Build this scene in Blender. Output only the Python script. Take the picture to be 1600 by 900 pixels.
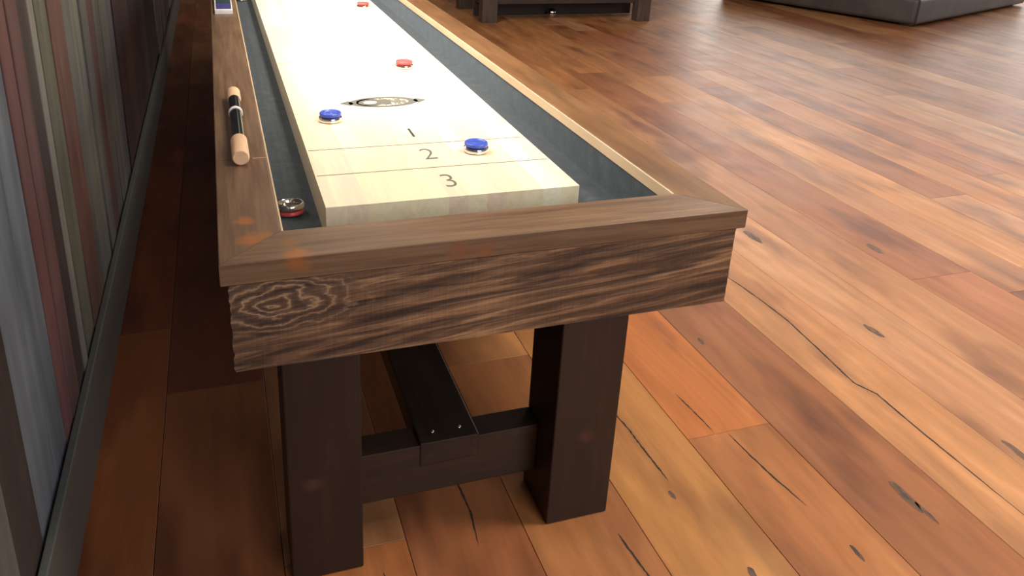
import bpy, bmesh, math, random
from mathutils import Matrix, Vector
random.seed(7)
scene = bpy.context.scene
for o in list(bpy.data.objects): bpy.data.objects.remove(o)
COL = scene.collection

# ------------------------------------------------------------------ camera
F_PX, PX, PY = 1241.78, 762.85, 259.14
cam_data = bpy.data.cameras.new('camera'); cam = bpy.data.objects.new('camera', cam_data); COL.objects.link(cam)
cam_data.sensor_fit = 'HORIZONTAL'; cam_data.sensor_width = 36
cam_data.lens = F_PX / 1600 * 36
cam_data.shift_x = (800 - PX) / 1600
cam_data.shift_y = (PY - 450) / 1600
cam_data.clip_end = 60; cam_data.clip_start = .02
rx, roll, rz = (math.radians(a) for a in (69.5073, 2.5911, -19.2123))
cam.matrix_world = (Matrix.Translation((0.0295, -1.2143, 1.3282)) @ Matrix.Rotation(rz, 4, 'Z')
                    @ Matrix.Rotation(rx, 4, 'X') @ Matrix.Rotation(roll, 4, 'Z'))
scene.camera = cam
scene.view_settings.view_transform = 'Standard'
scene.view_settings.look = 'None'
scene.view_settings.exposure = 0.0
scene.view_settings.gamma = 1
scene.view_settings.use_curve_mapping = False

# ------------------------------------------------------------------ world and daylight
world = bpy.data.worlds.new('world'); scene.world = world; world.use_nodes = True
bg = world.node_tree.nodes['Background']
bg.inputs[0].default_value = (.80, .88, 1, 1); bg.inputs[1].default_value = .45

def area(name, loc, direction, sx, sy, power, color, spread=180):
    l = bpy.data.lights.new(name, 'AREA'); l.shape = 'RECTANGLE'; l.size = sx; l.size_y = sy
    l.energy = power; l.color = color; l.spread = math.radians(spread)
    o = bpy.data.objects.new(name, l); COL.objects.link(o); o.location = loc
    o.rotation_euler = Vector(direction).to_track_quat('-Z', 'Y').to_euler()
    return o
# daylight through the high window in the left wall, the far windows, the right hand windows and the rear window
WX = -0.335
L_LEFT = area('daylight_left', (WX - .75, 2.1, 3.1), (1, 0, -.05), 3.6, 2.4, 640, (1, .97, .90))
FAR_WINS = [(8.0, 10.4), (10.6, 12.8)]
RIGHT_WINS = [(1.6, 4.0), (4.2, 6.6), (6.8, 9.2), (9.4, 10.8)]
WLO, WHI = .45, 4.6
for a, b_ in FAR_WINS:
    area('daylight_far', ((a + b_) / 2, 11.15, (WLO + WHI) / 2), (0, -1, -.12), b_ - a - .1, WHI - WLO - .1, 135 * (b_ - a) / 2.4, (1, .94, .86))
for a, b_ in RIGHT_WINS:
    area('daylight_right', (13.15, (a + b_) / 2, (WLO + WHI) / 2), (-1, 0, -.12), b_ - a - .1, WHI - WLO - .1, 95 * (b_ - a) / 2.4, (1, .95, .88))
area('daylight_rear', (2.2, -5.2, 3.1), (-.2, 1, -.35), 3.2, 2.2, 190, (.90, .95, 1))
area('table_fill_light', (.55, 2.35, 1.655), (0, 0, -1), .18, 2.9, 15, (1, .93, .82), 80)  # fill light added above the table to brighten the maple
# warm ceiling lamps over the open floor
CEIL_LAMPS = [(2.3, -.1), (3.5, -.9)]
for x, y in CEIL_LAMPS:
    area('ceiling_lamp_light', (x, y, 3.55), (0, 0, -1), .9, .9, 75, (1, .90, .76))

# ------------------------------------------------------------------ helpers
def boxbm(bm, x0, x1, y0, y1, z0, z1, bev=0, seg=2):
    ret = bmesh.ops.create_cube(bm, size=1)
    vs = ret['verts']
    for v in vs:
        v.co = Vector(((x0 + x1) / 2 + v.co.x * (x1 - x0), (y0 + y1) / 2 + v.co.y * (y1 - y0), (z0 + z1) / 2 + v.co.z * (z1 - z0)))
    if bev:
        es = list({e for v in vs for e in v.link_edges})
        bmesh.ops.bevel(bm, geom=es, offset=bev, segments=seg, affect='EDGES', profile=.6)
    return bm

def prism(bm, pts, z0, z1, bev=0, seg=2):
    lo = [bm.verts.new((x, y, z0)) for x, y in pts]; hi = [bm.verts.new((x, y, z1)) for x, y in pts]
    n = len(pts); fs = [bm.faces.new(lo[::-1]), bm.faces.new(hi)]
    for i in range(n):
        fs.append(bm.faces.new((lo[i], lo[(i + 1) % n], hi[(i + 1) % n], hi[i])))
    if bev:
        es = list({e for f in fs for e in f.edges})
        bmesh.ops.bevel(bm, geom=es, offset=bev, segments=seg, affect='EDGES', profile=.6)
    return bm

def lathe(bm, prof, seg=40, M=None):
    rings = []
    for r, z in prof:
        if r < 1e-6: rings.append([bm.verts.new((0, 0, z))])
        else: rings.append([bm.verts.new((r * math.cos(2 * math.pi * k / seg), r * math.sin(2 * math.pi * k / seg), z)) for k in range(seg)])
    for a, b in zip(rings, rings[1:]):
        for k in range(seg):
            k2 = (k + 1) % seg
            if len(a) == 1 and len(b) == 1: continue
            if len(a) == 1: bm.faces.new((a[0], b[k], b[k2]))
            elif len(b) == 1: bm.faces.new((a[k], a[k2], b[0]))
            else: bm.faces.new((a[k], a[k2], b[k2], b[k]))
    if M is not None: bmesh.ops.transform(bm, matrix=M, verts=bm.verts)
    return bm

def obj(name, bm, mat, parent=None, smooth=False, local=False, angle=None):
    """links bm as ONE mesh; world coordinates are turned local to the thing's base unless local"""
    bmesh.ops.recalc_face_normals(bm, faces=bm.faces)
    if parent is not None and not local:
        root = parent
        off = Vector((0, 0, 0))
        while root is not None:
            off += root.location; root = root.parent
        bmesh.ops.translate(bm, vec=-off, verts=bm.verts)
    me = bpy.data.meshes.new(name); bm.to_mesh(me); bm.free()
    if smooth:
        for p in me.polygons: p.use_smooth = True
        if angle:
            try: me.set_sharp_from_angle(angle=math.radians(angle))
            except Exception: pass
    me.materials.append(mat)
    o = bpy.data.objects.new(name, me); COL.objects.link(o)
    if parent is not None: o.parent = parent
    return o

def empty(name, loc, label, cat, group=None, rot=0):
    o = bpy.data.objects.new(name, None); COL.objects.link(o); o.location = loc; o.rotation_euler = (0, 0, rot)
    o.empty_display_size = .05
    o['label'] = label; o['category'] = cat
    if group: o['group'] = group
    return o

def struct(o):
    o['kind'] = 'structure'; return o

# ------------------------------------------------------------------ materials
def mat(name):
    m = bpy.data.materials.new(name); m.use_nodes = True
    nt = m.node_tree; b = nt.nodes['Principled BSDF']
    return m, nt, b
def N(nt, t, **kw):
    n = nt.nodes.new(t)
    for k, v in kw.items():
        if k.startswith('i_'): n.inputs[int(k[2:])].default_value = v
        else: setattr(n, k, v)
    return n
def ramp(nt, src, stops, interp='LINEAR'):
    r = nt.nodes.new('ShaderNodeValToRGB'); r.color_ramp.interpolation = interp
    e = r.color_ramp.elements
    while len(e) < len(stops): e.new(.5)
    for i, (p, c) in enumerate(stops):
        e[i].position = p; e[i].color = (*c, 1) if len(c) == 3 else c
    nt.links.new(src, r.inputs[0]); return r
def noise(nt, vec, scale, detail=4, rough=.55, dist=0):
    n = nt.nodes.new('ShaderNodeTexNoise'); n.inputs['Scale'].default_value = scale
    n.inputs['Detail'].default_value = detail; n.inputs['Roughness'].default_value = rough
    n.inputs['Distortion'].default_value = dist
    nt.links.new(vec, n.inputs['Vector']); return n
def mapping(nt, src, scale, loc=(0, 0, 0), rot=(0, 0, 0)):
    m = nt.nodes.new('ShaderNodeMapping'); m.inputs['Scale'].default_value = scale
    m.inputs['Location'].default_value = loc; m.inputs['Rotation'].default_value = rot
    nt.links.new(src, m.inputs['Vector']); return m
def mix(nt, fac, a, b, mode='MIX'):
    n = nt.nodes.new('ShaderNodeMix'); n.data_type = 'RGBA'; n.blend_type = mode
    for s, v in ((0, fac), (6, a), (7, b)):
        if isinstance(v, (int, float)): n.inputs[s].default_value = v
        elif isinstance(v, tuple): n.inputs[s].default_value = (*v, 1) if len(v) == 3 else v
        else: nt.links.new(v, n.inputs[s])
    return n.outputs[2]
def bump(nt, b, height, strength, dist=.002):
    n = nt.nodes.new('ShaderNodeBump'); n.inputs['Strength'].default_value = strength; n.inputs['Distance'].default_value = dist
    nt.links.new(height, n.inputs['Height']); nt.links.new(n.outputs[0], b.inputs['Normal']); return n
def math_(nt, op, a, b=None):
    n = nt.nodes.new('ShaderNodeMath'); n.operation = op
    for i, v in enumerate((a, b)):
        if v is None: continue
        if isinstance(v, (int, float)): n.inputs[i].default_value = v
        else: nt.links.new(v, n.inputs[i])
    return n.outputs[0]

def plain(name, color, rough=.5, metal=0, **kw):
    m, nt, b = mat(name)
    b.inputs['Base Color'].default_value = (*color, 1); b.inputs['Roughness'].default_value = rough
    b.inputs['Metallic'].default_value = metal
    tc = N(nt, 'ShaderNodeTexCoord')
    n = noise(nt, tc.outputs['Object'], 60, 3)
    c = mix(nt, n.outputs[0], tuple(x * .85 for x in color), tuple(min(1, x * 1.15) for x in color))
    nt.links.new(c, b.inputs['Base Color'])
    for k, v in kw.items(): b.inputs[k].default_value = v
    return m

def wood(name, stops, stretch, freq=1.0, rough=.45, bumpy=.3, knots=None, sawn=None, wave=0, spec=.5, bdist=.0015, tilt=0):
    """stretch: per-axis scale, small along the grain"""
    m, nt, b = mat(name)
    tc = N(nt, 'ShaderNodeTexCoord').outputs['Object']
    if tilt: tc2 = mapping(nt, tc, (1, 1, 1), (0, 0, 0), (0, tilt, 0)).outputs[0]
    else: tc2 = tc
    mp = mapping(nt, tc2, tuple(s * freq for s in stretch))
    warp = noise(nt, mapping(nt, tc, tuple(max(.6, s * .25) * freq for s in stretch)).outputs[0], 1.4, 2)
    v = N(nt, 'ShaderNodeVectorMath', operation='MULTIPLY_ADD')
    nt.links.new(warp.outputs[1], v.inputs[0]); v.inputs[1].default_value = (wave,) * 3; nt.links.new(mp.outputs[0], v.inputs[2])
    n1 = noise(nt, v.outputs[0], 1, 8, .62)
    n2 = noise(nt, tc, 3.0, 3)
    f = math_(nt, 'ADD', math_(nt, 'MULTIPLY', n1.outputs[0], .8), math_(nt, 'MULTIPLY', n2.outputs[0], .2))
    c = ramp(nt, f, stops).outputs[0]
    h = n1.outputs[0]
    if sawn:   # fine saw marks crossing the grain
        sm = noise(nt, mapping(nt, tc, sawn).outputs[0], 1, 2)
        c = mix(nt, .12, c, ramp(nt, sm.outputs[0], [(.35, (.35, .35, .35)), (.6, (1.3, 1.3, 1.3))]).outputs[0], 'MULTIPLY')
        h = math_(nt, 'ADD', h, math_(nt, 'MULTIPLY', sm.outputs[0], .25))
    if knots:
        for (kx, ky, kz, kr, col) in knots:
            d = N(nt, 'ShaderNodeVectorMath', operation='DISTANCE')
            kn = noise(nt, tc, 38, 4)
            vv = N(nt, 'ShaderNodeVectorMath', operation='MULTIPLY_ADD')
            nt.links.new(kn.outputs[1], vv.inputs[0]); vv.inputs[1].default_value = (.03, .03, .03); nt.links.new(tc, vv.inputs[2])
            nt.links.new(vv.outputs[0], d.inputs[0]); d.inputs[1].default_value = (kx + .015, ky + .015, kz + .015)
            k = ramp(nt, math_(nt, 'DIVIDE', d.outputs['Value'], kr), [(.35, (1, 1, 1)), (1, (0, 0, 0))]).outputs[0]
            c = mix(nt, k, c, col)
    nt.links.new(c, b.inputs['Base Color'])
    rr = N(nt, 'ShaderNodeMapRange'); rr.inputs[3].default_value = rough - .08; rr.inputs[4].default_value = rough + .12
    nt.links.new(n2.outputs[0], rr.inputs[0]); nt.links.new(rr.outputs[0], b.inputs['Roughness'])
    b.inputs['Specular IOR Level'].default_value = spec
    if bumpy: bump(nt, b, h, bumpy, bdist)
    return m

TB = Vector((0.504, 2.3, 0))      # base of the shuffleboard table
def tl(x, y, z): return (x - TB.x, y - TB.y, z - TB.z)
ORANGE = (.30, .105, .03)
cap_stops = [(.30, (.075, .040, .023)), (.45, (.135, .074, .041)), (.58, (.185, .105, .058)), (.75, (.25, .145, .078))]
kn_front = [(*tl(.125, .012, .705), .028, ORANGE), (*tl(.118, .055, .711), .022, (.20, .085, .03)), (*tl(.405, -.004, .685), .030, (.20, .085, .038)), (*tl(.455, -.004, .685), .026, (.22, .085, .035))]
kn_left = [(*tl(.047, .165, .711), .022, ORANGE), (*tl(.055, .085, .711), .030, ORANGE), (*tl(.075, .098, .711), .022, (.26, .11, .03))]
M_CAPX = wood('rail_wood_crosswise', cap_stops, (4, 70, 80), 1, .40, .35, kn_front, wave=1.0)
M_CAPL = wood('rail_wood_left', cap_stops, (70, 4, 80), 1, .40, .35, kn_left, wave=1.0)
M_CAPR = wood('rail_wood_right', [(.30, (.075, .032, .012)), (.5, (.145, .064, .022)), (.75, (.22, .105, .040))], (26, 3, 40), 1, .45, .2, wave=.8)
M_APR = wood('rough_sawn_apron_wood', [(.36, (.032, .016, .010)), (.44, (.080, .041, .022)), (.52, (.165, .085, .043)), (.60, (.32, .17, .080)), (.70, (.48, .28, .14))],
             (3.4, 30, 74), 1, .55, .8, None, sawn=(150, 150, 5), wave=2.6, bdist=.004, tilt=.10)
M_LEG = wood('dark_leg_wood', [(.30, (.011, .0055, .0042)), (.55, (.021, .0098, .0066)), (.75, (.042, .018, .010))], (34, 34, 3.5), 1, .42, .2,
             [(*tl(.132, -.005, .23), .022, (.055, .028, .018)), (*tl(.70, -.005, .22), .024, (.06, .022, .014))], wave=.8)
M_BEAM = wood('dark_stretcher_wood', [(.30, (.016, .009, .006)), (.55, (.030, .016, .010)), (.75, (.055, .030, .018))], (5, 5, 40), 1, .36, .2, wave=.8)
M_STRIP = wood('pale_edge_wood', [(.3, (.50, .34, .20)), (.7, (.70, .52, .33))], (20, 2, 20), 1, .5, .1)
M_CHROME = plain('chrome', (.78, .76, .72), .16, 1.0)
M_STEEL = plain('steel_screw', (.6, .6, .62), .3, 1.0)
M_BLUE = plain('blue_plastic', (.055, .095, .46), .2)
M_RED = plain('red_plastic', (.68, .09, .09), .25)
M_INK = plain('faded_black_print', (.13, .12, .10), .5)
M_INKD = plain('black_print', (.04, .035, .03), .5)
M_LINE = plain('thin_printed_line', (.10, .075, .05), .5)
M_BLACK = plain('glossy_black', (.006, .009, .011), .18)
M_WHITE = plain('white_plastic', (.75, .73, .70), .4)
M_PEACH = wood('pale_roller_wood', [(.3, (.62, .36, .20)), (.7, (.80, .52, .32))], (60, 8, 60), 1, .5, .1)
M_CRACK = plain('crack_filler', (.012, .008, .006), .7)
M_BASEB = plain('charcoal_baseboard_paint', (.075, .078, .070), .42)
M_WALLP = plain('plain_wall_paint', (.22, .18, .15), .8)
M_CEIL = plain('ceiling_paint', (.30, .26, .22), .9)
M_FRAME = plain('window_frame_paint', (.05, .045, .04), .5)

# carpet / felt in the gutters
M_FELT, nt, b = mat('charcoal_gutter_carpet')
tc = N(nt, 'ShaderNodeTexCoord').outputs['Object']
n1 = noise(nt, tc, 260, 3, .7); n2 = noise(nt, tc, 22, 4, .6)
f = math_(nt, 'ADD', math_(nt, 'MULTIPLY', n1.outputs[0], .55), math_(nt, 'MULTIPLY', n2.outputs[0], .45))
nt.links.new(ramp(nt, f, [(.32, (.014, .016, .018)), (.55, (.036, .042, .047)), (.72, (.085, .095, .10))]).outputs[0], b.inputs['Base Color'])
b.inputs['Roughness'].default_value = .95
b.inputs['Sheen Weight'].default_value = .18; b.inputs['Sheen Roughness'].default_value = .5
b.inputs['Sheen Tint'].default_value = (.75, .88, 1, 1)
bump(nt, b, n1.outputs[0], .6, .002)

# maple playfield: colour per stave from the mesh attribute, fine grain along Y
def attr_wood(name, streak, rough, bumpy, lo, hi, spec=.5, coat=0, satur=None, patchy=0, coat_r=.2):
    m, nt, b = mat(name)
    tc = N(nt, 'ShaderNodeTexCoord').outputs['Object']
    a = N(nt, 'ShaderNodeAttribute', attribute_name='tone'); r = N(nt, 'ShaderNodeAttribute', attribute_name='shift')
    v = N(nt, 'ShaderNodeVectorMath', operation='MULTIPLY_ADD')
    nt.links.new(r.outputs['Vector'], v.inputs[0]); v.inputs[1].default_value = (37, 37, 37); nt.links.new(tc, v.inputs[2])
    wv = noise(nt, mapping(nt, v.outputs[0], tuple(s * .12 + .5 for s in streak)).outputs[0], 1.3, 2)
    v2 = N(nt, 'ShaderNodeVectorMath', operation='MULTIPLY_ADD')
    mp = mapping(nt, v.outputs[0], streak)
    nt.links.new(wv.outputs[1], v2.inputs[0]); v2.inputs[1].default_value = (2.2, 2.2, 2.2); nt.links.new(mp.outputs[0], v2.inputs[2])
    n1 = noise(nt, v2.outputs[0], 1, 8, .65)
    g = ramp(nt, n1.outputs[0], [(.28, (lo,) * 3), (.72, (hi,) * 3)]).outputs[0]
    c = mix(nt, 1, a.outputs['Color'], g, 'MULTIPLY')
    if patchy:
        p = noise(nt, mapping(nt, v.outputs[0], (5, 1.6, 5)).outputs[0], 1, 3)
        c = mix(nt, ramp(nt, p.outputs[0], [(.50, (0,) * 3), (.68, (patchy,) * 3)]).outputs[0], c, mix(nt, 1, c, (.46, .38, .42), 'MULTIPLY'))
        p2 = noise(nt, mapping(nt, v.outputs[0], (7, 1.8, 7), (3.1, 9.2, 0)).outputs[0], 1, 4)
        c = mix(nt, ramp(nt, p2.outputs[0], [(.50, (0,) * 3), (.70, (patchy,) * 3)]).outputs[0], c, mix(nt, 1, c, (1.25, 1.38, 1.5), 'MULTIPLY'))
    nt.links.new(c, b.inputs['Base Color'])
    n3 = noise(nt, tc, 5, 4)
    rr = N(nt, 'ShaderNodeMapRange'); rr.inputs[3].default_value = rough - .05; rr.inputs[4].default_value = rough + .10
    nt.links.new(n3.outputs[0], rr.inputs[0]); nt.links.new(rr.outputs[0], b.inputs['Roughness'])
    b.inputs['Specular IOR Level'].default_value = spec
    if coat:
        b.inputs['Coat Weight'].default_value = coat; b.inputs['Coat Roughness'].default_value = coat_r
    if bumpy: bump(nt, b, n1.outputs[0], bumpy, .0015)
    return m
M_MAPLE = attr_wood('maple_staves', (60, 3, 60), .30, .04, .86, 1.06)
M_FLOOR = attr_wood('floor_planks', (20, 1.5, 20), .40, .10, .70, 1.20, coat=0, patchy=.85)
M_BARN = attr_wood('reclaimed_wall_boards', (20, 18, 2.0), .75, .6, .60, 1.30, spec=.25, patchy=0)

def paint_attr(me, cols, shifts):
    """cols/shifts per polygon"""
    ca = me.color_attributes.new('tone', 'FLOAT_COLOR', 'CORNER')
    sa = me.attributes.new('shift', 'FLOAT_VECTOR', 'FACE')
    for p in me.polygons:
        for li in p.loop_indices: ca.data[li].color = (*cols[p.index], 1)
        sa.data[p.index].vector = shifts[p.index]

def boxes_obj(name, items, m, parent=None, bev=0):
    """items: (x0,x1,y0,y1,z0,z1,colour) -> one mesh with per-board tone"""
    verts, faces, cols, sh = [], [], [], []
    off = parent.location if parent else Vector((0, 0, 0))
    for (x0, x1, y0, y1, z0, z1, c) in items:
        b_ = bmesh.new(); boxbm(b_, x0, x1, y0, y1, z0, z1, bev, 1)
        bmesh.ops.recalc_face_normals(b_, faces=b_.faces)
        base = len(verts); b_.verts.index_update()
        verts += [tuple(v.co - off) for v in b_.verts]
        s = (random.random(), random.random(), random.random())
        for f_ in b_.faces:
            faces.append([base + v.index for v in f_.verts]); cols.append(c); sh.append(s)
        b_.free()
    me = bpy.data.meshes.new(name); me.from_pydata(verts, [], faces); me.update()
    paint_attr(me, cols, sh); me.materials.append(m)
    o = bpy.data.objects.new(name, me); COL.objects.link(o)
    if parent: o.parent = parent
    return o

# ------------------------------------------------------------------ the room
XR, YF, YB, HC = 13.0, 11.0, -5.0, 5.0
# floor planks
palette = [(.32, .125, .042), (.35, .145, .050), (.28, .100, .034), (.25, .086, .032), (.36, .165, .066), (.31, .130, .052), (.33, .148, .065), (.28, .112, .047)]
seams = [-.42, -.172, .075, .324, .575, .82, 1.076, 1.321, 1.575, 1.838]
while seams[-1] < XR: seams.append(seams[-1] + random.choice((.22, .25, .25, .28)))
seams[-1] = XR
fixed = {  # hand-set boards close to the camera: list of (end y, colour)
    0: [(1.02, (.20, .058, .016)), (3.9, (.16, .04, .014))],  # this column and the next toned darker for the shade beside the table
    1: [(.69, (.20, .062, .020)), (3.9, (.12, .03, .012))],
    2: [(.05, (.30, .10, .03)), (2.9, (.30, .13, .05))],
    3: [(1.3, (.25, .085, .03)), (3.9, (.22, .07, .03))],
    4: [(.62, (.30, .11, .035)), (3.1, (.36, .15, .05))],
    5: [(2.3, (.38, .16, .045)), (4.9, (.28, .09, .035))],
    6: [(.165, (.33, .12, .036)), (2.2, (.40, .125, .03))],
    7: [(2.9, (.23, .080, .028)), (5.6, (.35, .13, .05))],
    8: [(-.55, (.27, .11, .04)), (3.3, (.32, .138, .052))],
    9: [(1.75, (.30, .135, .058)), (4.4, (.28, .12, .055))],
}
items = []
for i in range(len(seams) - 1):
    x0, x1 = seams[i] + .0007, seams[i + 1] - .0007
    y = YB; lst = fixed.get(i)
    if lst is not None:
        y = -2.4
        items.append((x0, x1, YB, y - .001, -.012, 0, random.choice(palette)))
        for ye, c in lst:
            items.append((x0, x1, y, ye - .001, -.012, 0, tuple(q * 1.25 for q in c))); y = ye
    while y < YF:
        ye = min(YF, y + random.uniform(1.6, 3.4)); c = random.choice(palette); k = random.uniform(1.0, 1.2)
        items.append((x0, x1, y, ye - .001, -.012, 0, tuple(q * k for q in c))); y = ye
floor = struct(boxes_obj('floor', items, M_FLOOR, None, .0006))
bm = bmesh.new(); boxbm(bm, -.45, XR, YB, YF, -.08, -.0125)
struct(obj('floor_underlay', bm, M_CRACK, floor))

def ribbon(bm, pts, z):
    """pts: (x, y, half width); a shallow filled split in the wood"""
    L, R_, = [], []
    for i, (x, y, w) in enumerate(pts):
        a = Vector(pts[max(0, i - 1)][:2]); c = Vector(pts[min(len(pts) - 1, i + 1)][:2]); d = (c - a).normalized()
        n = Vector((-d.y, d.x))
        L.append((x + n.x * w, y + n.y * w)); R_.append((x - n.x * w, y - n.y * w))
    for zz in (z,):
        lv = [bm.verts.new((*p, zz)) for p in L]; rv = [bm.verts.new((*p, zz)) for p in R_]
        for i in range(len(pts) - 1): bm.faces.new((lv[i], lv[i + 1], rv[i + 1], rv[i]))
def crack(pts, w, jit=.0007):
    out = []
    n = len(pts)
    for i in range(n - 1):
        (xa, ya), (xb, yb) = pts[i], pts[i + 1]
        for k in range(10):
            t = k / 10; u = (i + t) / (n - 1)
            ww = w * .75 * min(1, 5 * u + .12, 5 * (1 - u) + .12) * random.uniform(.6, 1.25)
            out.append((xa + (xb - xa) * t + random.uniform(-jit, jit), ya + (yb - ya) * t, ww))
    out.append((*pts[-1], w * .1))
    return out
bm = bmesh.new()
for pts, w in [
    ([(1.690, 1.05), (1.687, .88), (1.70, .75), (1.706, .588), (1.69, .42), (1.672, .25), (1.698, .19), (1.692, .03), (1.690, -.13), (1.689, -.42)], .0032),
    ([(1.144, .34), (1.153, .25), (1.157, .172)], .0022),
    ([(1.190, .155), (1.196, .07), (1.203, 0), (1.220, -.107)], .0032),
    ([(.940, .33), (.949, .24), (.949, .179), (.951, .11), (.953, .048)], .0030),
    ([(.765, -.06), (.767, -.10), (.774, -.17), (.778, -.26)], .0030),
    ([(.480, .21), (.474, .165), (.477, .084), (.466, -.009)], .0028),
    ([(.262, -.02), (.266, -.08), (.264, -.15)], .0028),
]:
    ribbon(bm, crack(pts, w), .0004)
struct(obj('floor_crack', bm, M_CRACK, floor))
# knots in the planks
M_KNOT = wood('floor_knot_wood', [(.38, (.035, .020, .014)), (.6, (.15, .075, .045))], (120, 30, 60), 1, .45, .2, wave=1.5)
bm = bmesh.new()
for kx, ky, ra, rb in [(.938, .007, .006, .012), (1.468, -.146, .013, .045), (1.475, -.20, .006, .03), (1.939, .461, .012, .04), (1.872, -.112, .012, .05), (1.985, 1.159, .02, .05), (.984, -.231, .008, .014), (1.36, .55, .006, .02), (2.4, .95, .015, .05), (1.235, -.25, .006, .02)]:
    n = 26; ring = []
    ph = random.random() * 6
    for k in range(n):
        t = 2 * math.pi * k / n; q = 1 + .16 * math.sin(2 * t + ph) + .07 * math.sin(5 * t + ph * 2)
        ring.append(bm.verts.new((kx + ra * q * math.cos(t), ky + rb * q * math.sin(t), .0003)))
    bm.faces.new(ring)
struct(obj('floor_knot', bm, M_KNOT, floor))

# left wall of reclaimed vertical boards, with a high window beyond the top of the picture
DKB, GRY, BLU, RED, OLV, DRD, LGT = (.085, .058, .052), (.20, .19, .17), (.245, .275, .32), (.235, .105, .100), (.20, .185, .145), (.070, .030, .026), (.34, .31, .27)
WK = .45
wb = [(-.62, -.36, RED), (-.36, -.10, GRY), (-.10, .052, DKB), (.052, .21, BLU), (.212, .325, (.21, .235, .275)), (.325, .402, RED), (.402, .487, (.20, .10, .095)), (.49, .575, DKB), (.577, .625, LGT), (.627, .655, (.07, .06, .055)),
      (.657, .775, (.21, .20, .15)), (.775, .945, (.22, .105, .085)), (.947, 1.06, GRY), (1.06, 1.195, (.25, .24, .20)), (1.222, 1.33, GRY), (1.33, 1.455, (.17, .075, .075)), (1.475, 1.60, (.17, .15, .12)), (1.60, 1.77, GRY), (1.77, 1.93, (.15, .14, .15)),
      (1.935, 2.2, DRD), (2.2, 2.48, (.10, .045, .03)), (2.48, 2.75, DRD), (2.75, 2.98, (.06, .03, .025)), (2.98, 3.25, DKB), (3.25, 3.6, (.06, .04, .035)), (3.6, 3.95, DKB), (3.95, 4.2, GRY), (4.2, 4.45, (.26, .20, .16)), (4.45, 4.8, (.14, .10, .085))]
y = -.62
while y > YB: wb.append((max(YB, y - .19), y - .003, random.choice((GRY, RED, DKB, BLU)))); y -= .19
y = 4.8
while y < YF:
    wb.append((y + .003, min(YF, y + .24), random.choice((GRY, DRD, DKB, RED, OLV)))); y += .24
WY0, WY1, WZ0, WZ1 = .55, 3.75, 1.80, 3.90
items = []
for (y0, y1, c) in wb:
    d = random.uniform(0, .007); c = tuple(q * WK for q in c)
    if y1 > WY0 and y0 < WY1:
        items.append((WX - .02, WX + d, y0, y1 - .0025, 0, WZ0, c)); items.append((WX - .02, WX + d, y0, y1 - .0025, WZ1, HC, c))
    else: items.append((WX - .02, WX + d, y0, y1 - .0025, 0, HC, c))
wall = struct(boxes_obj('wall_left', items, M_BARN, None, .0012))
bm = bmesh.new()
boxbm(bm, WX - .12, WX - .022, YB, WY0, 0, HC); boxbm(bm, WX - .12, WX - .022, WY1, YF, 0, HC)
boxbm(bm, WX - .12, WX - .022, WY0, WY1, 0, WZ0); boxbm(bm, WX - .12, WX - .022, WY0, WY1, WZ1, HC)
struct(obj('wall_backing', bm, M_CRACK, wall))

def window(name, axis, pos, a0, a1, z0, z1, sign):
    bm = bmesh.new(); t, dpt = .05, .10
    def bar(u0, u1, w0, w1):
        if axis == 'x': boxbm(bm, pos - dpt / 2, pos + dpt / 2, u0, u1, w0, w1, .004)
        else: boxbm(bm, u0, u1, pos - dpt / 2, pos + dpt / 2, w0, w1, .004)
    bar(a0, a1, z0, z0 + t); bar(a0, a1, z1 - t, z1); bar(a0, a0 + t, z0 + t, z1 - t); bar(a1 - t, a1, z0 + t, z1 - t)
    mid = (a0 + a1) / 2; bar(mid - t / 2, mid + t / 2, z0 + t, z1 - t)
    return struct(obj(name, bm, M_FRAME))
window('window_1', 'x', WX - .05, WY0, WY1, WZ0, WZ1, 1)

def wall_with_windows(name, axis, pos, a0, a1, wins, z0, z1, n0):
    bm = bmesh.new()
    def seg(u0, u1, w0, w1):
        if axis == 'x': boxbm(bm, pos, pos + .12, u0, u1, w0, w1)
        else: boxbm(bm, u0, u1, pos, pos + .12, w0, w1)
    seg(a0, a1, 0, z0); seg(a0, a1, z1, HC)
    e = a0
    for (w0, w1) in wins: seg(e, w0, z0, z1); e = w1
    seg(e, a1, z0, z1)
    struct(obj(name, bm, M_WALLP))
    for k, (w0, w1) in enumerate(wins): window('window_%d' % (n0 + k), axis, pos + .06, w0, w1, z0, z1, 1)
wall_with_windows('wall_far', 'y', YF, -.45, XR, FAR_WINS, WLO, WHI, 2)
wall_with_windows('wall_right', 'x', XR, YB, YF, RIGHT_WINS, WLO, WHI, 4)
wall_with_windows('wall_rear', 'y', YB - .12, -.45, XR, [(.6, 3.8)], 1.9, 4.3, 8)
bm = bmesh.new(); boxbm(bm, -.46, XR + .12, YB - .12, YF + .12, HC, HC + .1); struct(obj('ceiling', bm, M_CEIL))
bm = bmesh.new()
boxbm(bm, WX + .0075, WX + .024, YB, YF, 0, .185, .003)
struct(obj('baseboard_left', bm, M_BASEB))

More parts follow.
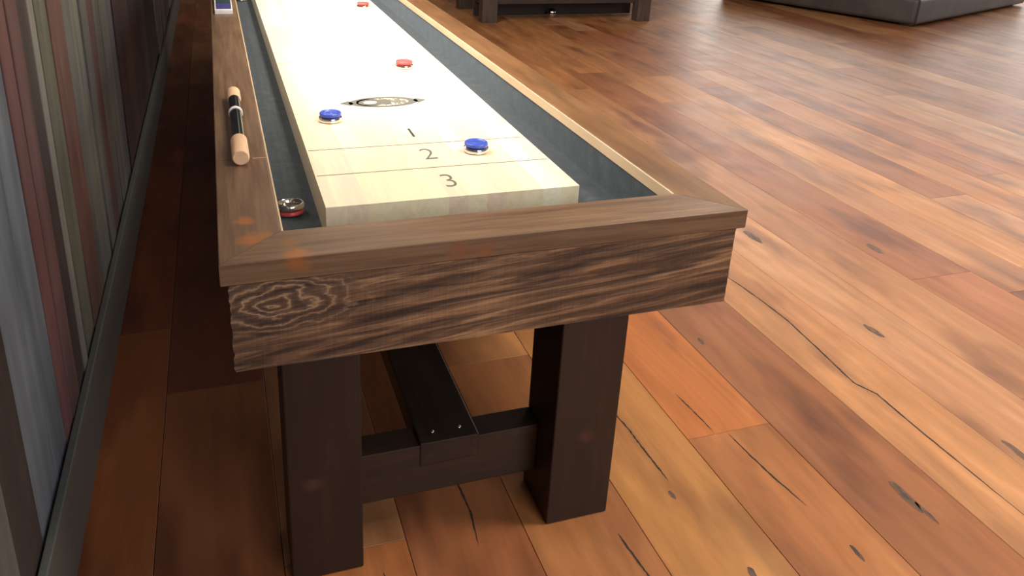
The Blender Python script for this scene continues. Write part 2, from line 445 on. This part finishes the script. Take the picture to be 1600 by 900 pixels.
# ------------------------------------------------------------------ shuffleboard table
W, H, T = 1.008, .7112, .0406
IL, IR, FI = .1081, .9041, .1102
AL, AR, AF, AB = .011, .9877, .0009, .5038
P1, P2, PF, PZ = .2064, .7657, .2747, .6752
YE = 4.6                                      # far end of the table
table = empty('shuffleboard_table', TB, 'long dark wood shuffleboard table with maple playfield beside the board wall', 'shuffleboard table')
g = .0006
def cap(pts, m, lab=None):
    bm = bmesh.new(); prism(bm, pts, H - T, H)
    es = []
    for e in bm.edges:
        d = e.verts[0].co - e.verts[1].co
        if max(abs(d.x), abs(d.y)) > .2: es.append(e)      # long edges only, so the mitres stay tight
    bmesh.ops.bevel(bm, geom=es, offset=.003, segments=3, affect='EDGES', profile=.6)
    o = obj('rail', bm, m, table)
    if lab: o['label'] = lab
    return o
cap([(0 + g, 0), (W - g, 0), (IR, FI - g), (IL, FI - g)], M_CAPX, 'front end rail, dark brown with knots')
cap([(0, 0 + g), (IL - g, FI), (IL - g, .4955), (0, .4955)], M_CAPL, 'near left rail board with orange knots at its mitre')
cap([(0, .4965), (IL - g, .4965), (IL - g, YE - FI), (0, YE - g)], M_CAPL, 'far left rail board')
cap([(W, 0 + g), (W, YE - g), (IR + g, YE - FI), (IR + g, FI)], M_CAPR, 'right rail, lighter reddish brown')
cap([(g, YE), (IL, YE - FI + g), (IR, YE - FI + g), (W - g, YE)], M_CAPX, 'far end rail')
bm = bmesh.new(); boxbm(bm, .078, IL - .002, .4952, .4968, H - .002, H + .0004); obj('rail_joint', bm, M_STRIP, table)['label'] = 'pale sliver at the joint of the left rail'
# inner edge strips and carpet-lined trough
for (x0, x1) in ((IL - .0005, IL + .003), (IR - .003, IR + .0005)):
    bm = bmesh.new(); boxbm(bm, x0, x1, FI, YE - FI, H - .028, H - .0012, .0006, 1)
    obj('edge_strip', bm, M_STRIP, table)['label'] = 'pale wood strip on inner edge of rail'
ZG = PZ - .076
bm = bmesh.new()
boxbm(bm, IL - .012, IR + .012, FI - .012, YE - FI + .012, ZG - .006, ZG)
boxbm(bm, IL - .012, IL, FI, YE - FI, ZG, H - .0285); boxbm(bm, IR, IR + .012, FI, YE - FI, ZG, H - .0285)
boxbm(bm, IL - .012, IR + .012, FI - .012, FI, ZG, H - T); boxbm(bm, IL - .012, IR + .012, YE - FI, YE - FI + .012, ZG, H - T)
obj('gutter_carpet', bm, M_FELT, table)
# aprons: rough sawn boards with slightly ragged ends
def apron(x0, x1, y0, y1, m, ragged=False, lab=None):
    bm = bmesh.new(); boxbm(bm, x0, x1, y0, y1, AB, H - T)
    if ragged:
        bmesh.ops.subdivide_edges(bm, edges=[e for e in bm.edges], cuts=18, use_grid_fill=True)
        rnd = random.Random(3)
        for v in bm.verts:
            if abs(v.co.x - x0) < 1e-4: v.co.x += abs(math.sin(v.co.z * 190) * math.sin(v.co.z * 73)) * .004
            if abs(v.co.x - x1) < 1e-4: v.co.x -= abs(math.sin(v.co.z * 150)) * .0015
            if abs(v.co.z - AB) < 1e-4: v.co.z += abs(math.sin(v.co.x * 23)) * .001
    else:
        bmesh.ops.bevel(bm, geom=bm.edges[:], offset=.002, segments=2, affect='EDGES')
    o = obj('apron', bm, m, table)
    if lab: o['label'] = lab
apron(AL, AR, AF, AF + .036, M_APR, True, 'rough sawn front apron with swirling grain')
nt = M_APR.node_tree; b = nt.nodes['Principled BSDF']
tc = nt.nodes.new('ShaderNodeTexCoord').outputs['Object']
c0 = b.inputs['Base Color'].links[0].from_socket
mp = mapping(nt, tc, (9, 9, 22), (-9 * tl(.145, 0, .650)[0], -9 * tl(.145, 0, .650)[1], -22 * .650))
wn = noise(nt, mp.outputs[0], 1.4, 4)
vv = N(nt, 'ShaderNodeVectorMath', operation='MULTIPLY_ADD'); nt.links.new(wn.outputs[1], vv.inputs[0]); vv.inputs[1].default_value = (1.0, 0, 1.0); nt.links.new(mp.outputs[0], vv.inputs[2])
ln = N(nt, 'ShaderNodeVectorMath', operation='LENGTH'); nt.links.new(vv.outputs[0], ln.inputs[0])
sw_ = math_(nt, 'SINE', math_(nt, 'MULTIPLY', ln.outputs['Value'], 24.0))
rg = ramp(nt, math_(nt, 'MULTIPLY_ADD', sw_, .5), [(.0, (.040, .022, .015)), (.45, (.085, .046, .03)), (.80, (.15, .085, .05)), (1, (.40, .25, .13))])
for n_ in nt.nodes:
    if n_.type == 'MATH' and n_.operation == 'MULTIPLY_ADD': n_.inputs[2].default_value = .5
mask2 = N(nt, 'ShaderNodeMapRange'); nt.links.new(ln.outputs['Value'], mask2.inputs[0]); mask2.inputs[1].default_value = 1.5; mask2.inputs[2].default_value = .7; mask2.inputs[3].default_value = 0; mask2.inputs[4].default_value = .75
nt.links.new(mix(nt, mask2.outputs[0], c0, rg.outputs[0]), b.inputs['Base Color'])
M_APRY = wood('rough_sawn_side_apron_wood', [(.34, (.018, .010, .007)), (.5, (.07, .036, .02)), (.7, (.20, .11, .055))], (30, 3.2, 62), 1, .55, .8, None, sawn=(6, 170, 170), wave=2.6, bdist=.004)
apron(AL + .002, AL + .038, AF + .0365, YE - .038, M_APRY); apron(AR - .038, AR - .002, AF + .0365, YE - .038, M_APRY)
apron(AL, AR, YE - .037, YE - .001, M_APR)
bm = bmesh.new(); boxbm(bm, AL + .04, AR - .04, .04, YE - .04, ZG - .03, ZG - .007); obj('trough_panel', bm, M_LEG, table)

# playfield of maple staves
tones = [(.86, .74, .50), (.88, .78, .55), (.84, .68, .46), (.86, .75, .53), (.90, .81, .60), (.82, .64, .47), (.85, .72, .48), (.88, .79, .55), (.83, .67, .47)]
items = []
ns = 13; sw = (P2 - P1) / ns
rs = random.Random(12)
for k in range(ns):
    x0 = P1 + k * sw; y = PF - .0
    first = True
    while y < YE - .27:
        ye = min(YE - .27, y + rs.uniform(.35, 1.1) * (.6 if first else 1)); first = False
        c = rs.choice(tones); items.append((x0, x0 + sw, y, ye, ZG, PZ, c)); y = ye
pf = boxes_obj('playfield', items, M_MAPLE, table, 0)
pf['label'] = 'pale maple playfield made of glued staves'
def thin(bm, x0, x1, y0, y1): boxbm(bm, x0, x1, y0, y1, PZ - .001, PZ + .0003)
for y, lx0, lx1 in ((.452, P1 + .004, P2 - .002), (.622, P1 + .004, P2 - .002), (1.538, P1 + .004, P2 - .002), (3.1, P1 + .004, P2 - .002), (3.93, P1 + .004, P2 - .002), (4.1, P1 + .004, P2 - .002)):
    bm = bmesh.new(); thin(bm, lx0, lx1, y - .0016, y + .0016); obj('score_line', bm, M_LINE, pf)
dg = None
def text_obj(s, size, x, y, z, m, parent, sx=1, name='numeral', rot=0, thick=.0):
    cu = bpy.data.curves.new('txt', 'FONT'); cu.body = s; cu.size = size; cu.align_x = 'CENTER'; cu.align_y = 'CENTER'; cu.extrude = .0004
    cu.offset = thick
    t = bpy.data.objects.new('txt', cu); COL.objects.link(t)
    bpy.context.view_layer.update()
    me = bpy.data.meshes.new_from_object(t.evaluated_get(bpy.context.evaluated_depsgraph_get()))
    bpy.data.objects.remove(t)
    me.materials.clear(); me.materials.append(m)
    o = bpy.data.objects.new(name, me); COL.objects.link(o)
    root = parent; off = Vector((0, 0, 0))
    while root is not None: off += root.location; root = root.parent
    o.parent = parent; o.location = Vector((x, y, z)) - off; o.scale = (sx, 1, 1); o.rotation_euler = (0, 0, rot)
    return o
text_obj('1', .105, .484, .708, PZ, M_INKD, pf, .80, thick=-.0010)
text_obj('2', .110, .487, .540, PZ, M_INK, pf, .72, thick=-.0014)
text_obj('3', .110, .489, .362, PZ, M_INK, pf, .72, thick=-.0014)
# oval printed badge
bm = bmesh.new()
cx, cy = .470, 1.006
def ring_(bm, cx, cy, a0, b0, a1, b1, t0=0, t1=2 * math.pi, n=48, z=PZ + .0003):
    P, Q = [], []
    for k in range(n + 1):
        t = t0 + (t1 - t0) * k / n
        P.append(bm.verts.new((cx + a0 * math.cos(t), cy + b0 * math.sin(t), z))); Q.append(bm.verts.new((cx + a1 * math.cos(t), cy + b1 * math.sin(t), z)))
    for k in range(n): bm.faces.new((P[k], P[k + 1], Q[k + 1], Q[k]))
ring_(bm, cx, cy, .102, .054, .074, .037)
# pointed wings
for s in (-1, 1):
    a = [bm.verts.new(p) for p in ((cx + s * .100, cy + .026, PZ + .0003), (cx + s * .130, cy + .002, PZ + .0003), (cx + s * .100, cy - .024, PZ + .0003), (cx + s * .088, cy, PZ + .0003))]
    bm.faces.new(a)
# filled body around a bare oval on its left
ring_(bm, cx - .040, cy + .001, .040, .038, .020, .014)
ring_(bm, cx + .006, cy, .016, .030, .001, .001, z=PZ + .00031)
rs = random.Random(5)
for k in range(26):
    x = cx - .008 + k * .0029; h = .030 * math.sqrt(max(0, 1 - ((x - cx) / .085) ** 2)) + .006
    yy = rs.uniform(-.4, .4) * h
    hh = rs.uniform(.45, 1) * h
    v = [bm.verts.new(p) for p in ((x - .0011, cy + yy - hh, PZ + .00032), (x + .0013, cy + yy - hh, PZ + .00032), (x + .0017, cy + yy + hh, PZ + .00032), (x - .0007, cy + yy + hh, PZ + .00032))]
    bm.faces.new(v)
o = obj('printed_badge', bm, M_INK, pf); o['label'] = 'faded grey oval badge printed on the maple'

# legs and stretchers
LF, LB = -.0, .1466
LF = .0035
def leg(x0, x1, y0, y1):
    bm = bmesh.new(); boxbm(bm, x0, x1, y0, y1, 0, AB - .0005, .004, 3); return obj('leg', bm, M_LEG, table)
leg(.088, .2275, LF, LB); leg(.6243, .7682, LF, LB)
leg(.088, .2275, YE - LB, YE - LF); leg(.6243, .7682, YE - LB, YE - LF)
for (y0, y1) in ((.083, .1455), (YE - .1455, YE - .083)):
    bm = bmesh.new(); boxbm(bm, .2277, .6241, y0, y1, .0831, .2058, .003, 2); obj('cross_stretcher', bm, M_BEAM, table)
bm = bmesh.new(); boxbm(bm, .3599, .4873, .0800, YE - .0800, .1548, .2125, .003, 2)
M_BEAMY = wood('dark_long_stretcher_wood', [(.30, (.012, .007, .005)), (.55, (.024, .013, .008)), (.75, (.045, .025, .015))], (34, 3, 34), 1, .34, .2, wave=.8)
beam = obj('long_stretcher', bm, M_BEAMY, table)
for (x, y) in ((.393, .111), (.452, .111)):
    bm = bmesh.new(); lathe(bm, [(0, 0), (.0045, 0), (.0042, .0018), (.0025, .0030), (0, .0034)], 20, Matrix.Translation((x, y, .2123)))
    obj('screw', bm, M_STEEL, beam, True)

# ------------------------------------------------------------------ pucks
def puck_meshes():
    bm = bmesh.new()
    lathe(bm, [(0, 0), (.029, 0), (.0315, .002), (.0318, .0085), (.0305, .0115), (.0245, .0135), (.0225, .0150), (0, .0150)], 48)
    base = bm
    c = bmesh.new()
    lathe(c, [(0, .0152), (.0250, .0152), (.0285, .0165), (.0292, .0200), (.0286, .0232), (.0265, .0246), (.0235, .0242), (.0215, .0226), (.010, .0222), (.0085, .0232), (0, .0234)], 48)
    return base, c
def puck(color, loc, label, group, rot=0):
    t = empty('puck', loc, label, 'puck', group, rot)
    b_, c_ = puck_meshes()
    o = obj('weight', b_, M_CHROME, t, True, True, 40); o['label'] = 'polished chrome weight'
    obj('cap', c_, M_BLUE if color == 'blue' else M_RED, t, True, True, 50)
    return t
def dup(root, loc, label, group=None):
    r = root.copy(); COL.objects.link(r); r.location = loc; r['label'] = label
    if group: r['group'] = group
    for ch in root.children:
        c = ch.copy(); COL.objects.link(c); c.parent = r
    return r
GP = 'pucks on the playfield'
zp = PZ + .0003
pb = puck('blue', (.607, .540, zp), 'blue puck on the maple beside the numeral 2, nearest to the front end', GP)
dup(pb, (.295, .852, zp), 'blue puck near the left edge of the maple, left of the oval badge')
pr = puck('red', (.622, 1.41, zp), 'red puck on the maple beyond the oval badge', GP)
dup(pr, (.694, 2.63, zp), 'red puck farthest up the playfield, near its right edge')
dup(pb, (.152, 3.33, ZG), 'silver puck far down the left gutter', 'pucks in the left gutter')
# upturned puck lying against the gutter wall: red cap down, hollow chrome underside up
t = empty('puck', (.1475, .432, ZG), 'chrome puck lying upside down in the left gutter near the front corner', 'puck', 'pucks in the left gutter')
bm = bmesh.new(); lathe(bm, [(0, .0105), (.0225, .0105), (.026, .0110), (.0315, .015), (.0318, .0215), (.0295, .0248), (.0262, .0248), (.0235, .0205), (.0225, .0165), (0, .0160)], 48)
M_BRONZE = plain('dark_bronze_hollow', (.10, .065, .03), .35, .8)
o = obj('weight', bm, M_CHROME, t, True, True, 40)
bm = bmesh.new(); lathe(bm, [(0, .0163), (.0222, .0168), (.0222, .0172), (0, .0175)], 40); obj('hollow', bm, M_BRONZE, t, True, True)
bm = bmesh.new(); lathe(bm, [(0, 0), (.0265, 0), (.0292, .0020), (.0292, .0072), (.0270, .0100), (0, .0100)], 48); obj('cap', bm, M_RED, t, True, True, 50)
t.rotation_euler = (math.radians(-4), 0, 0)
t.location.z = ZG + .002

# ------------------------------------------------------------------ roller with wooden ends on the left rail
RR = .0185
RX, RY0, RY1 = .0525, .452, .985
roller = empty('roller', (RX, RY0, H), 'black roller with pale wooden ends and a white ring lying on the left rail', 'roller')
MR = Matrix.Translation((0, 0, RR)) @ Matrix.Rotation(math.radians(-90), 4, 'X')
def rpart(name, prof, m, lab=None):
    bm = bmesh.new(); lathe(bm, prof, 40, MR); o = obj(name, bm, m, roller, True, True, 40)
    if lab: o['label'] = lab
rpart('end_knob', [(0, 0), (RR - .003, 0), (RR, .004), (RR, .112), (RR - .003, .120), (0, .120)], M_PEACH, 'near pale wooden end')
rpart('end_knob', [(0, .452), (RR - .004, .452), (RR - .001, .458), (RR - .001, .526), (RR - .004, .532), (0, .532)], M_PEACH, 'far pale wooden end')
rpart('barrel', [(0, .119), (.0150, .119), (.0150, .453), (0, .453)], M_BLACK)
rpart('ring', [(.0148, .328), (.0172, .329), (.0172, .340), (.0148, .341)], M_WHITE, 'white ring')

# ------------------------------------------------------------------ flat box on the left rail, far up
box = empty('flat_box', (.052, 2.50, H), 'small flat blue box with a white rim on the far left rail', 'box')
bx0, bx1, by0, by1 = .016, .088, 2.295, 2.72
bm = bmesh.new(); boxbm(bm, bx0, bx1, by0, by1, H, H + .004, .001)
for a in ((bx0, bx1, by0, by0 + .03), (bx0, bx1, by1 - .01, by1), (bx0, bx0 + .005, by0 + .03, by1 - .01), (bx1 - .005, bx1, by0 + .03, by1 - .01)): boxbm(bm, *a, H + .004, H + .016, .0008)
obj('rim', bm, M_WHITE, box)
M_VIO = plain('violet_blue_card', (.055, .05, .20), .4); M_TEAL = plain('dark_green_card', (.02, .045, .045), .5)
bm = bmesh.new(); boxbm(bm, bx0 + .006, bx1 - .006, by0 + .031, by0 + .20, H + .0045, H + .012, .0008); obj('lid', bm, M_VIO, box)['label'] = 'violet blue panel'
bm = bmesh.new(); boxbm(bm, bx0 + .006, bx1 - .006, by0 + .203, by1 - .011, H + .0045, H + .012, .0008); obj('lid', bm, M_TEAL, box)['label'] = 'dark green panel'

# ------------------------------------------------------------------ bench in the background
M_BENCH = wood('dark_bench_wood', [(.3, (.03, .018, .013)), (.7, (.085, .055, .042))], (30, 30, 3), 1, .4, .3, wave=1)
M_BENCHD = wood('darker_bench_wood', [(.3, (.016, .010, .008)), (.7, (.04, .025, .018))], (4, 20, 30), 1, .5, .3, wave=1)
bench = empty('bench', (3.15, 6.0, 0), 'low dark wooden bench with square legs standing on the floor behind the table', 'bench')
for (x, y, w) in ((2.39, 5.70, .145), (3.945, 5.64, .135), (2.39, 6.45, .145), (3.945, 6.40, .135)):
    bm = bmesh.new(); boxbm(bm, x - w / 2, x + w / 2, y - .0, y + .12, 0, .40, .006, 2); obj('leg', bm, M_BENCH, bench)
bm = bmesh.new(); boxbm(bm, 2.30, 4.03, 5.60, 6.60, .40, .47, .01, 2); obj('seat', bm, M_BENCHD, bench)
bm = bmesh.new(); boxbm(bm, 2.463, 3.877, 5.72, 5.76, .165, .38, .004, 2); obj('front_rail', bm, M_BENCHD, bench)
bm = bmesh.new(); boxbm(bm, 2.34, 4.00, 6.02, 6.06, .012, .38, .004, 2); obj('shade_panel', bm, M_BENCHD, bench)  # dark sheet standing in for the shadowed space under the seat
for x in (2.34, 3.90):
    bm = bmesh.new(); boxbm(bm, x, x + .06, 5.821, 6.019, .15, .38, .004, 2); obj('side_rail', bm, M_BENCHD, bench)
ball = empty('ball', (3.10, 5.93, 0), 'small shiny metal ball on the floor under the low bench', 'ball')
bm = bmesh.new(); bmesh.ops.create_uvsphere(bm, u_segments=28, v_segments=16, radius=.045, matrix=Matrix.Translation((0, 0, .045))); obj('sphere', bm, M_CHROME, ball, True, True)
bm = bmesh.new(); lathe(bm, [(.0446, .038), (.0470, .040), (.0470, .050), (.0446, .052), (.0446, .038)], 28); obj('band', bm, M_BLACK, ball, True, True)

# ------------------------------------------------------------------ upholstered sofa at top right
M_LEATHER, nt, b = mat('dark_brown_leather')
tc = N(nt, 'ShaderNodeTexCoord').outputs['Object']
n1 = noise(nt, tc, 4, 5); n2 = noise(nt, tc, 90, 3)
nt.links.new(ramp(nt, n1.outputs[0], [(.3, (.026, .016, .013)), (.7, (.050, .034, .028))]).outputs[0], b.inputs['Base Color'])
b.inputs['Roughness'].default_value = .5; bump(nt, b, n2.outputs[0], .3, .002)
sofa = empty('sofa', (6.66, 4.97, 0), 'large deep dark brown leather sofa at the far right of the floor', 'sofa', None, math.radians(22))
def spart(name, args, bev, m=None, seg=5):
    bm = bmesh.new(); boxbm(bm, *args, bev, seg); return obj(name, bm, m or M_LEATHER, sofa, True, True, 60)
spart('base', (0.0, 3.2, .02, 2.3, .03, .30), .045)
spart('armrest', (-.02, .26, -.02, 2.35, .302, .62), .09)
spart('armrest', (2.94, 3.22, -.02, 2.35, .302, .62), .09)
for k in range(3): spart('seat_cushion', (.265 + k * .89, .265 + (k + 1) * .89 - .004, 0, 2.0, .303, .46), .055)
spart('backrest', (.265, 2.935, 2.005, 2.35, .303, .85), .08)
for (x, y) in ((.14, .16), (3.06, .16), (.14, 2.14), (3.06, 2.14)):
    spart('foot', (x - .05, x + .05, y - .05, y + .05, 0, .032), .006, M_BENCHD, 2)

# ------------------------------------------------------------------ ceiling lamps (above the picture)
M_GLOW, nt, b = mat('lamp_diffuser'); b.inputs['Emission Color'].default_value = (1, .9, .76, 1); b.inputs['Emission Strength'].default_value = 3
for k, (x, y) in enumerate(CEIL_LAMPS):
    t = empty('ceiling_lamp', (x, y, 3.58), 'square hanging ceiling lamp ' + ('over the open floor' if k == 0 else 'behind the camera'), 'ceiling lamp')
    bm = bmesh.new(); boxbm(bm, x - .5, x + .5, y - .5, y + .5, 3.60, 3.66, .01); obj('housing', bm, M_FRAME, t)
    bm = bmesh.new(); boxbm(bm, x - .46, x + .46, y - .46, y + .46, 3.57, 3.599, .004); obj('diffuser', bm, M_GLOW, t)
    bm = bmesh.new(); boxbm(bm, x - .01, x + .01, y - .01, y + .01, 3.661, HC - .001); obj('rod', bm, M_FRAME, t)

# ------------------------------------------------------------------ unseen long lamp added over the table to brighten the playfield
LX, LY, LZ = .55, 2.35, 1.64
t = empty('added_fill_lamp', (LX, LY, LZ), 'unseen long fill lamp with dark shade, added over the shuffleboard table', 'added fill lamp')
bm = bmesh.new()
lo = [(LX + sx * .15, LY + sy * 1.56, LZ) for sx, sy in ((-1, -1), (1, -1), (1, 1), (-1, 1))]
hi = [(LX + sx * .06, LY + sy * 1.47, LZ + .16) for sx, sy in ((-1, -1), (1, -1), (1, 1), (-1, 1))]
lv = [bm.verts.new(p) for p in lo]; hv = [bm.verts.new(p) for p in hi]
for k in range(4): bm.faces.new((lv[k], lv[(k + 1) % 4], hv[(k + 1) % 4], hv[k]))
bm.faces.new(hv)
bmesh.ops.solidify(bm, geom=bm.faces[:], thickness=.006)
obj('shade', bm, M_FRAME, t)
bm = bmesh.new(); boxbm(bm, LX - .09, LX + .09, LY - 1.45, LY + 1.45, LZ + .03, LZ + .045, .003); obj('diffuser', bm, M_GLOW, t)
for y in (LY - .9, LY + .9):
    bm = bmesh.new(); boxbm(bm, LX - .005, LX + .005, y - .005, y + .005, LZ + .165, HC - .001); obj('rod', bm, M_FRAME, t)
